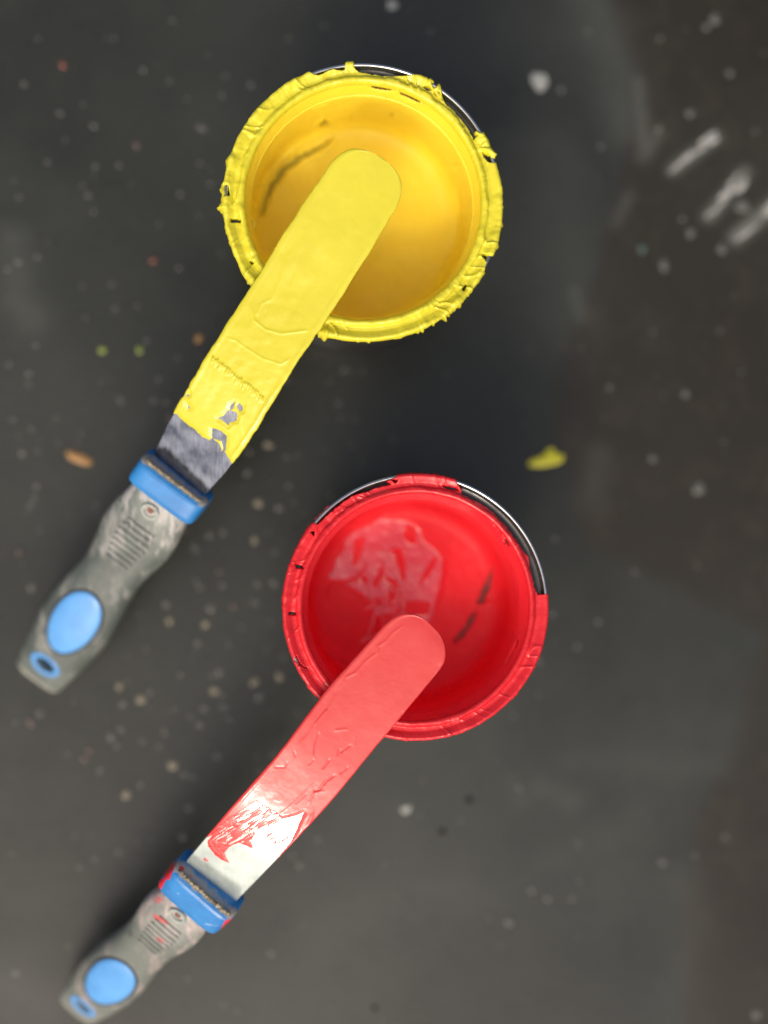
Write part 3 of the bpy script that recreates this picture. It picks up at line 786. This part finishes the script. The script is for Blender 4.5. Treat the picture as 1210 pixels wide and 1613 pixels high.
    # blue sleeve round the hole
    def ellring(s0, a0, b0, a1, b1, z0, z1, mat, nme, n=56, par=root):
        a = np.linspace(0, 2*np.pi, n, endpoint=False); rows = []
        K = [(a1, b1, -1.2), (a1, b1, z0), (a1*.97, b1*.97, z1), (a0*1.12, b0*1.12, z1), (a0, b0, z0), (a0, b0, -9)]
        for A, B, dz in K:
            s = s0 + B*np.sin(a); w = A*np.cos(a)
            tz = np.array([topz(si, wi) for si, wi in zip(s, w)])
            rows.append(hp(s, w, tz + dz))
        return mobj(nme, np.vstack(rows), grid_faces(len(K), n, wrap_j=True), mat, par, attrs={'dirt': np.zeros(len(K)*n), 'mark': np.zeros(len(K)*n)})
    ellring(HSx, HA, HB, HA+2.2, HB+1.9, .05, .3, mat_blue2, 'hole_sleeve')
    # oval blue inlay
    OS, OA, OB = 75.5, 9.3*hs*oa, 16.0
    n = 64; a = np.linspace(0, 2*np.pi, n, endpoint=False); rows = []
    for q, dz in ((1.0, -.8), (1.0, .15), (.96, .45), (.85, .6), (.6, .7), (.3, .75), (.02, .75)):
        s = OS + OB*q*np.sin(a); w = OA*q*np.cos(a)*(1 - .06*np.sin(a))
        rows.append(hp(s, w, np.array([topz(si, wi) for si, wi in zip(s, w)]) + dz))
    nn = 7*n
    mobj('oval_inlay', np.vstack(rows), grid_faces(7, n, wrap_j=True) + [tuple(6*n+k for k in range(n))], mat_blue2, root, attrs={'dirt': np.zeros(nn), 'mark': np.zeros(nn)})
    # dark joint round the inlay
    a = np.linspace(0, 2*np.pi, 80, endpoint=False)
    ring = [hp(OS + (OB+.5)*math.sin(x), (OA+.5)*math.cos(x)*(1-.06*math.sin(x)), topz(OS+(OB+.5)*math.sin(x), (OA+.5)*math.cos(x))-.1) for x in a]
    V, F = tube(ring, .0005, 6, closed=True); mobj('inlay_joint', V, F, mat_darkhole, root)
    # rivet near the bolster
    ringp = [hp(19.2+off + 2.5*math.sin(x), 3.1*math.cos(x)-.6, topz(19.2+off, 0)+.1) for x in np.linspace(0, 2*np.pi, 36, endpoint=False)]
    V, F = tube(ringp, .00075, 8, closed=True); rv = mobj('rivet_ring', V, F, mat_ring, root)
    rows = []
    for q, dz in ((1, .2), (.75, -.35), (.45, -.3), (.3, .15), (.02, .25)):
        rows.append(np.array([hp(19.2+off + 2.4*q*math.sin(x), 3.0*q*math.cos(x)-.6, topz(19.2+off, 0)+dz+.25) for x in np.linspace(0, 2*np.pi, 28, endpoint=False)]))
    mobj('rivet', np.vstack(rows), grid_faces(5, 28, wrap_j=True) + [tuple(4*28+k for k in range(28))], mat_rust, root)
    # grip ribs
    for i in range(8):
        s0 = 25.5 + off*.6 + 2.55*i; w0 = (7.4 - .5*abs(i-2.5))*hs
        ln = [hp(s0, w, topz(s0, w)+.02) for w in np.linspace(-w0, w0, 14)]
        V, F = tube(ln, np.array([.35] + [.62]*12 + [.35])/1000, 8)
        mobj('grip_rib', V, F, rub_m, root, attrs={'wear': np.full(len(V), .30 - .03*i), 'mark': marksd(V)})
    # butt cap
    V, F = loft([(110.9, float(ip(110.9, pw))*hs + .25, float(ip(110.9, pt))*(.6+.4*hs)+.25, 0), (112.0, float(ip(112, pw))*hs + .35, float(ip(112, pt))*(.6+.4*hs)+.35, 0),
                 (112.8, float(ip(112, pw))*hs*.96, float(ip(112, pt))*.9*(.6+.4*hs), 0), (113.1, float(ip(112, pw))*hs*.85, float(ip(112, pt))*.7*(.6+.4*hs), 0)], 2.7, 64)
    mobj('butt_cap', V, F, mat_butt, root)
    print(name, 'handle', HL, 'blade', L, 'butt z', Ew[2])
    return root

# yellow spatula ---------------------------------------------------
coat_main_y = c2([(1400, -600), (1400, 1000), (600, 1000), (380, 985), (352, 935), (345, 900), (338, 935), (322, 895), (300, 880), (293, 872), (280, 882), (252, 868), (215, 835), (170, 800), (135, 765), (60, 770), (-100, 300), (400, -600)])
notch_y = c2([(295, 828), (330, 838), (360, 862), (352, 925), (344, 930), (335, 885), (292, 872)])
hole_y = [c2([(322, 782), (345, 772), (362, 752), (382, 750), (398, 758), (406, 770), (400, 795), (370, 800), (365, 816), (345, 795)]),
          c2([(368, 745), (378, 722), (395, 712), (388, 732), (378, 748)]), c2([(412, 715), (430, 730), (428, 752), (415, 752), (405, 735)]),
          c2([(170, 690), (192, 672), (188, 684)]), c2([(180, 715), (200, 740), (190, 738)])]
def sd_y(px, mm):
    s = poly_sd(px, coat_main_y); s = np.minimum(s, -poly_sd(px, notch_y))
    for p in hole_y: s = np.minimum(s, -poly_sd(px, p))
    return s
def lineset(px, L):
    r = np.zeros(len(px))
    for pts, w, a in L:
        d, t = line_dist(px, pts); r += a*np.exp(-(d/w)**2)*np.clip(8*np.minimum(t, 1-t)+.3, 0, 1)
    return r
rq = random.Random(5)
Ly = [(c2([(470, 300), (480, 350), (530, 390), (600, 410), (680, 400), (720, 395)]), 2.0, .32),
      (c2([(490, 330), (510, 280), (560, 255)]), 2.2, .2),
      (c2([(360, 430), (400, 440), (440, 470), (520, 520), (600, 545), (640, 520)]), 1.6, .26),
      (c2([(640, 40), (600, 170), (560, 260)]), 4, .14), (c2([(700, 20), (650, 150), (610, 260)]), 4, -.10),
      (c2([(810, 320), (770, 390), (700, 480), (650, 560)]), 3.2, .35), (c2([(650, 560), (620, 610), (550, 700), (470, 830), (385, 955)]), 3.0, .35),
      (c2([(400, 320), (340, 420), (300, 480), (240, 580), (160, 720)]), 2.6, .3),
      (c2([(140, 765), (215, 832), (275, 880)]), 2.6, .30), (c2([(420, 790), (430, 900), (380, 950)]), 3, .12)]
for i in range(22):                    # little teeth of ink left by a scraper
    t = i/21; x = 300 + t*220; y = 510 + t*175 + rq.uniform(-5, 5); l = rq.uniform(12, 34)
    Ly.append((c2([(x, y), (x-l*.25, y+l)]), 1.3, rq.uniform(.7, 1.3)))
for i in range(15):
    t = i/14; x = 520 + t*190; y = 270 + t*60 + rq.uniform(-6, 6); l = rq.uniform(30, 80)*(1-.5*abs(t-.4))
    Ly.append((c2([(x, y), (x-l*.2, y+l)]), 1.2, rq.uniform(.06, .16)))
def h_y(px, mm, U, Vv, Hh):
    h = .42 + .22*fbm(np.c_[mm[:,0]/9, mm[:,1]/9, mm[:,2]/9], 3) + .008*fbm(mm/1.4, 3)
    h += .14*sstep(62, 78, U)*fbm(mm/3.5, 3)
    h += .6*lineset(px, Ly)
    h += .035*vnoise(np.c_[Vv*Hh/2.3, U/34, U*0])
    d = np.abs(np.abs(Vv)-.9)                      # bead along both edges
    return np.clip(h + .07*np.exp(-(d/.035)**2), .12, 1.4)
make_spatula('ink_spatula', 'blue and grey handled spatula with blade coated in yellow ink, leaning on the yellow tin', 1.0,
    [(601, 249, .1085), (586, 272.5, .1078), (523.5, 369.5, .1045), (462, 467, .0996), (396, 568, .0938), (343, 655, .0856)],
    [(0, 13.3), (.08, 13.6), (.25, 14.3), (.5, 14.2), (.75, 14.5), (.87, 14.1), (.93, 13.0), (.97, 12.2), (1, 12.0)],
    (283, 748, .0672), (62, 1064, .0125), 1.0, 1.0, mat_steel_y, mat_yb, mat_rub_y, sd_y, h_y, 13.0, 1, .42, [], -6.0, 11.2)

# red spatula ------------------------------------------------------
coat_main_r = c5([(1500, -200), (1500, 900), (700, 900), (600, 915), (520, 950), (495, 975), (500, 950), (530, 912), (552, 885), (568, 850), (603, 773), (575, 785), (520, 800), (490, 818), (440, 835), (400, 850), (380, 830), (352, 820), (335, 800), (300, 835), (255, 860), (200, 880), (100, 600), (700, -300)])
patch_b = c5([(296, 815), (270, 842), (235, 880), (238, 905), (262, 935), (290, 958), (322, 968), (305, 945), (300, 925), (318, 903), (350, 890), (378, 898), (406, 912), (402, 880), (418, 850), (380, 800), (330, 790)])
small_b = c5([(218, 948), (226, 945), (240, 957), (236, 962), (222, 957)])
def sd_r(px, mm):
    s = np.maximum(poly_sd(px, coat_main_r), poly_sd(px, patch_b))
    s = np.maximum(s, poly_sd(px, small_b))
    c = np.array(cr(.4132, 230, 960, [(440, 850)])[0])
    # scraped-thin streaks between the two
    d = np.linalg.norm(px - c, axis=1)
    u = (px @ np.array([.85, -.53])); w = (px @ np.array([.53, .85]))
    st = vnoise(np.c_[w/1.2, u/14, u*0+3])
    zone = poly_sd(px, c5([(330, 790), (420, 730), (520, 790), (560, 830), (520, 900), (430, 900), (400, 850)]))
    s = np.where(zone > 0, np.minimum(s, 3*(st+.15) + np.maximum(0, -zone)), s)
    z2 = poly_sd(px, c5([(300, 830), (380, 820), (420, 870), (400, 905), (300, 890), (250, 880)]))
    s = np.where(z2 > 0, np.minimum(s, 3*(st+.42)), s)
    z3 = poly_sd(px, c5([(440, 850), (560, 800), (570, 860), (520, 920), (470, 880)]))
    s = np.where((z3 > 0) & (st > .42), np.maximum(s, .8*(st-.42)*4), s)
    return s
Lr = [(c5([(660, 470), (650, 500), (640, 550)]), 1.3, -.26), (c5([(780, 515), (740, 545)]), 1.2, -.26), (c5([(700, 570), (675, 605)]), 1.2, -.26),
      (c5([(640, 570), (620, 590)]), 1.2, -.2), (c5([(722, 628), (690, 650), (660, 685), (640, 690)]), 1.8, -.3), (c5([(770, 600), (740, 625)]), 1.2, -.22),
      (c5([(565, 540), (570, 560)]), 1, -.2), (c5([(540, 580), (530, 600), (490, 600)]), 1.1, -.22), (c5([(615, 700), (570, 740)]), 1, -.18), (c5([(740, 530), (730, 555)]), 1, -.2),
      (c5([(730, 300), (690, 370), (640, 430), (590, 500)]), 2.4, -.2), (c5([(690, 380), (640, 440)]), 1.4, .2),
      (c5([(980, 60), (940, 90), (915, 120), (885, 140), (880, 165), (840, 195), (800, 240), (760, 260), (740, 300)]), 1.8, .26),
      (c5([(1120, 210), (1100, 240), (1075, 280)]), 2.2, -.2), (c5([(980, 390), (960, 420)]), 1.5, -.2),
      (c5([(720, 460), (770, 455)]), 1.6, .16), (c5([(800, 480), (790, 520)]), 1.4, .1),
      (c5([(620, 740), (640, 700), (680, 690)]), 1.6, .2), (c5([(640, 770), (610, 840), (560, 890)]), 2.2, .25),
      (c5([(640, 660), (560, 740), (510, 780)]), 1.0, .12)]
def h_r(px, mm, U, Vv, Hh):
    h = .34 + .05*fbm(mm/12, 3) + .012*fbm(mm/2.0, 2)
    h += .55*lineset(px, Lr)
    h += .012*vnoise(np.c_[Vv*Hh/2.1, U/30, U*0])
    rip = np.clip((U-55)/30, 0, 1)
    h += rip*.05*fbm(mm/2.4, 4)
    s = poly_sd(px, patch_b); h = np.where(s > -2, h*.65 + .22*fbm(mm/.8, 3), h)
    d = np.abs(Vv+.93)
    return np.clip(h + .12*np.exp(-(d/.05)**2), .05, 1.1)
marks_r = [c6([(655, 215), (690, 195), (715, 205), (700, 250), (680, 300), (650, 290)]), c6([(630, 290), (665, 290), (640, 340), (615, 370)]), c6([(598, 380), (625, 385), (655, 405), (620, 430), (600, 415)]),
           c6([(790, 265), (830, 262), (828, 282), (800, 282)]), c6([(985, 520), (1018, 505), (1000, 570), (975, 612), (935, 605), (955, 570)]),
           c6([(735, 215), (765, 230), (755, 250), (735, 240)]),
           c6([(580, 470), (640, 500), (690, 540), (660, 540), (600, 510)]), c6([(600, 600), (660, 630), (640, 645), (605, 620)]), c6([(1030, 365), (1070, 370), (1050, 385)])]
make_spatula('ink_spatula', 'spatula with a red inked blade and steeply tilted grey handle, leaning on the red tin', 1.12,
    [(681, 986, .1040), (654, 1014.5, .1034), (554, 1131, .0998), (482, 1222, .0962), (405, 1308, .0893)],
    [(0, 12.4), (.1, 12.7), (.3, 13.3), (.55, 12.8), (.75, 12.6), (.88, 12.3), (1, 11.9)],
    (333, 1389, .0735), (124, 1586, .0125), .87, .97, mat_steel_r, mat_rb, mat_rub_r, sd_r, h_r, 12.0, 4, .16, marks_r, 3.0)
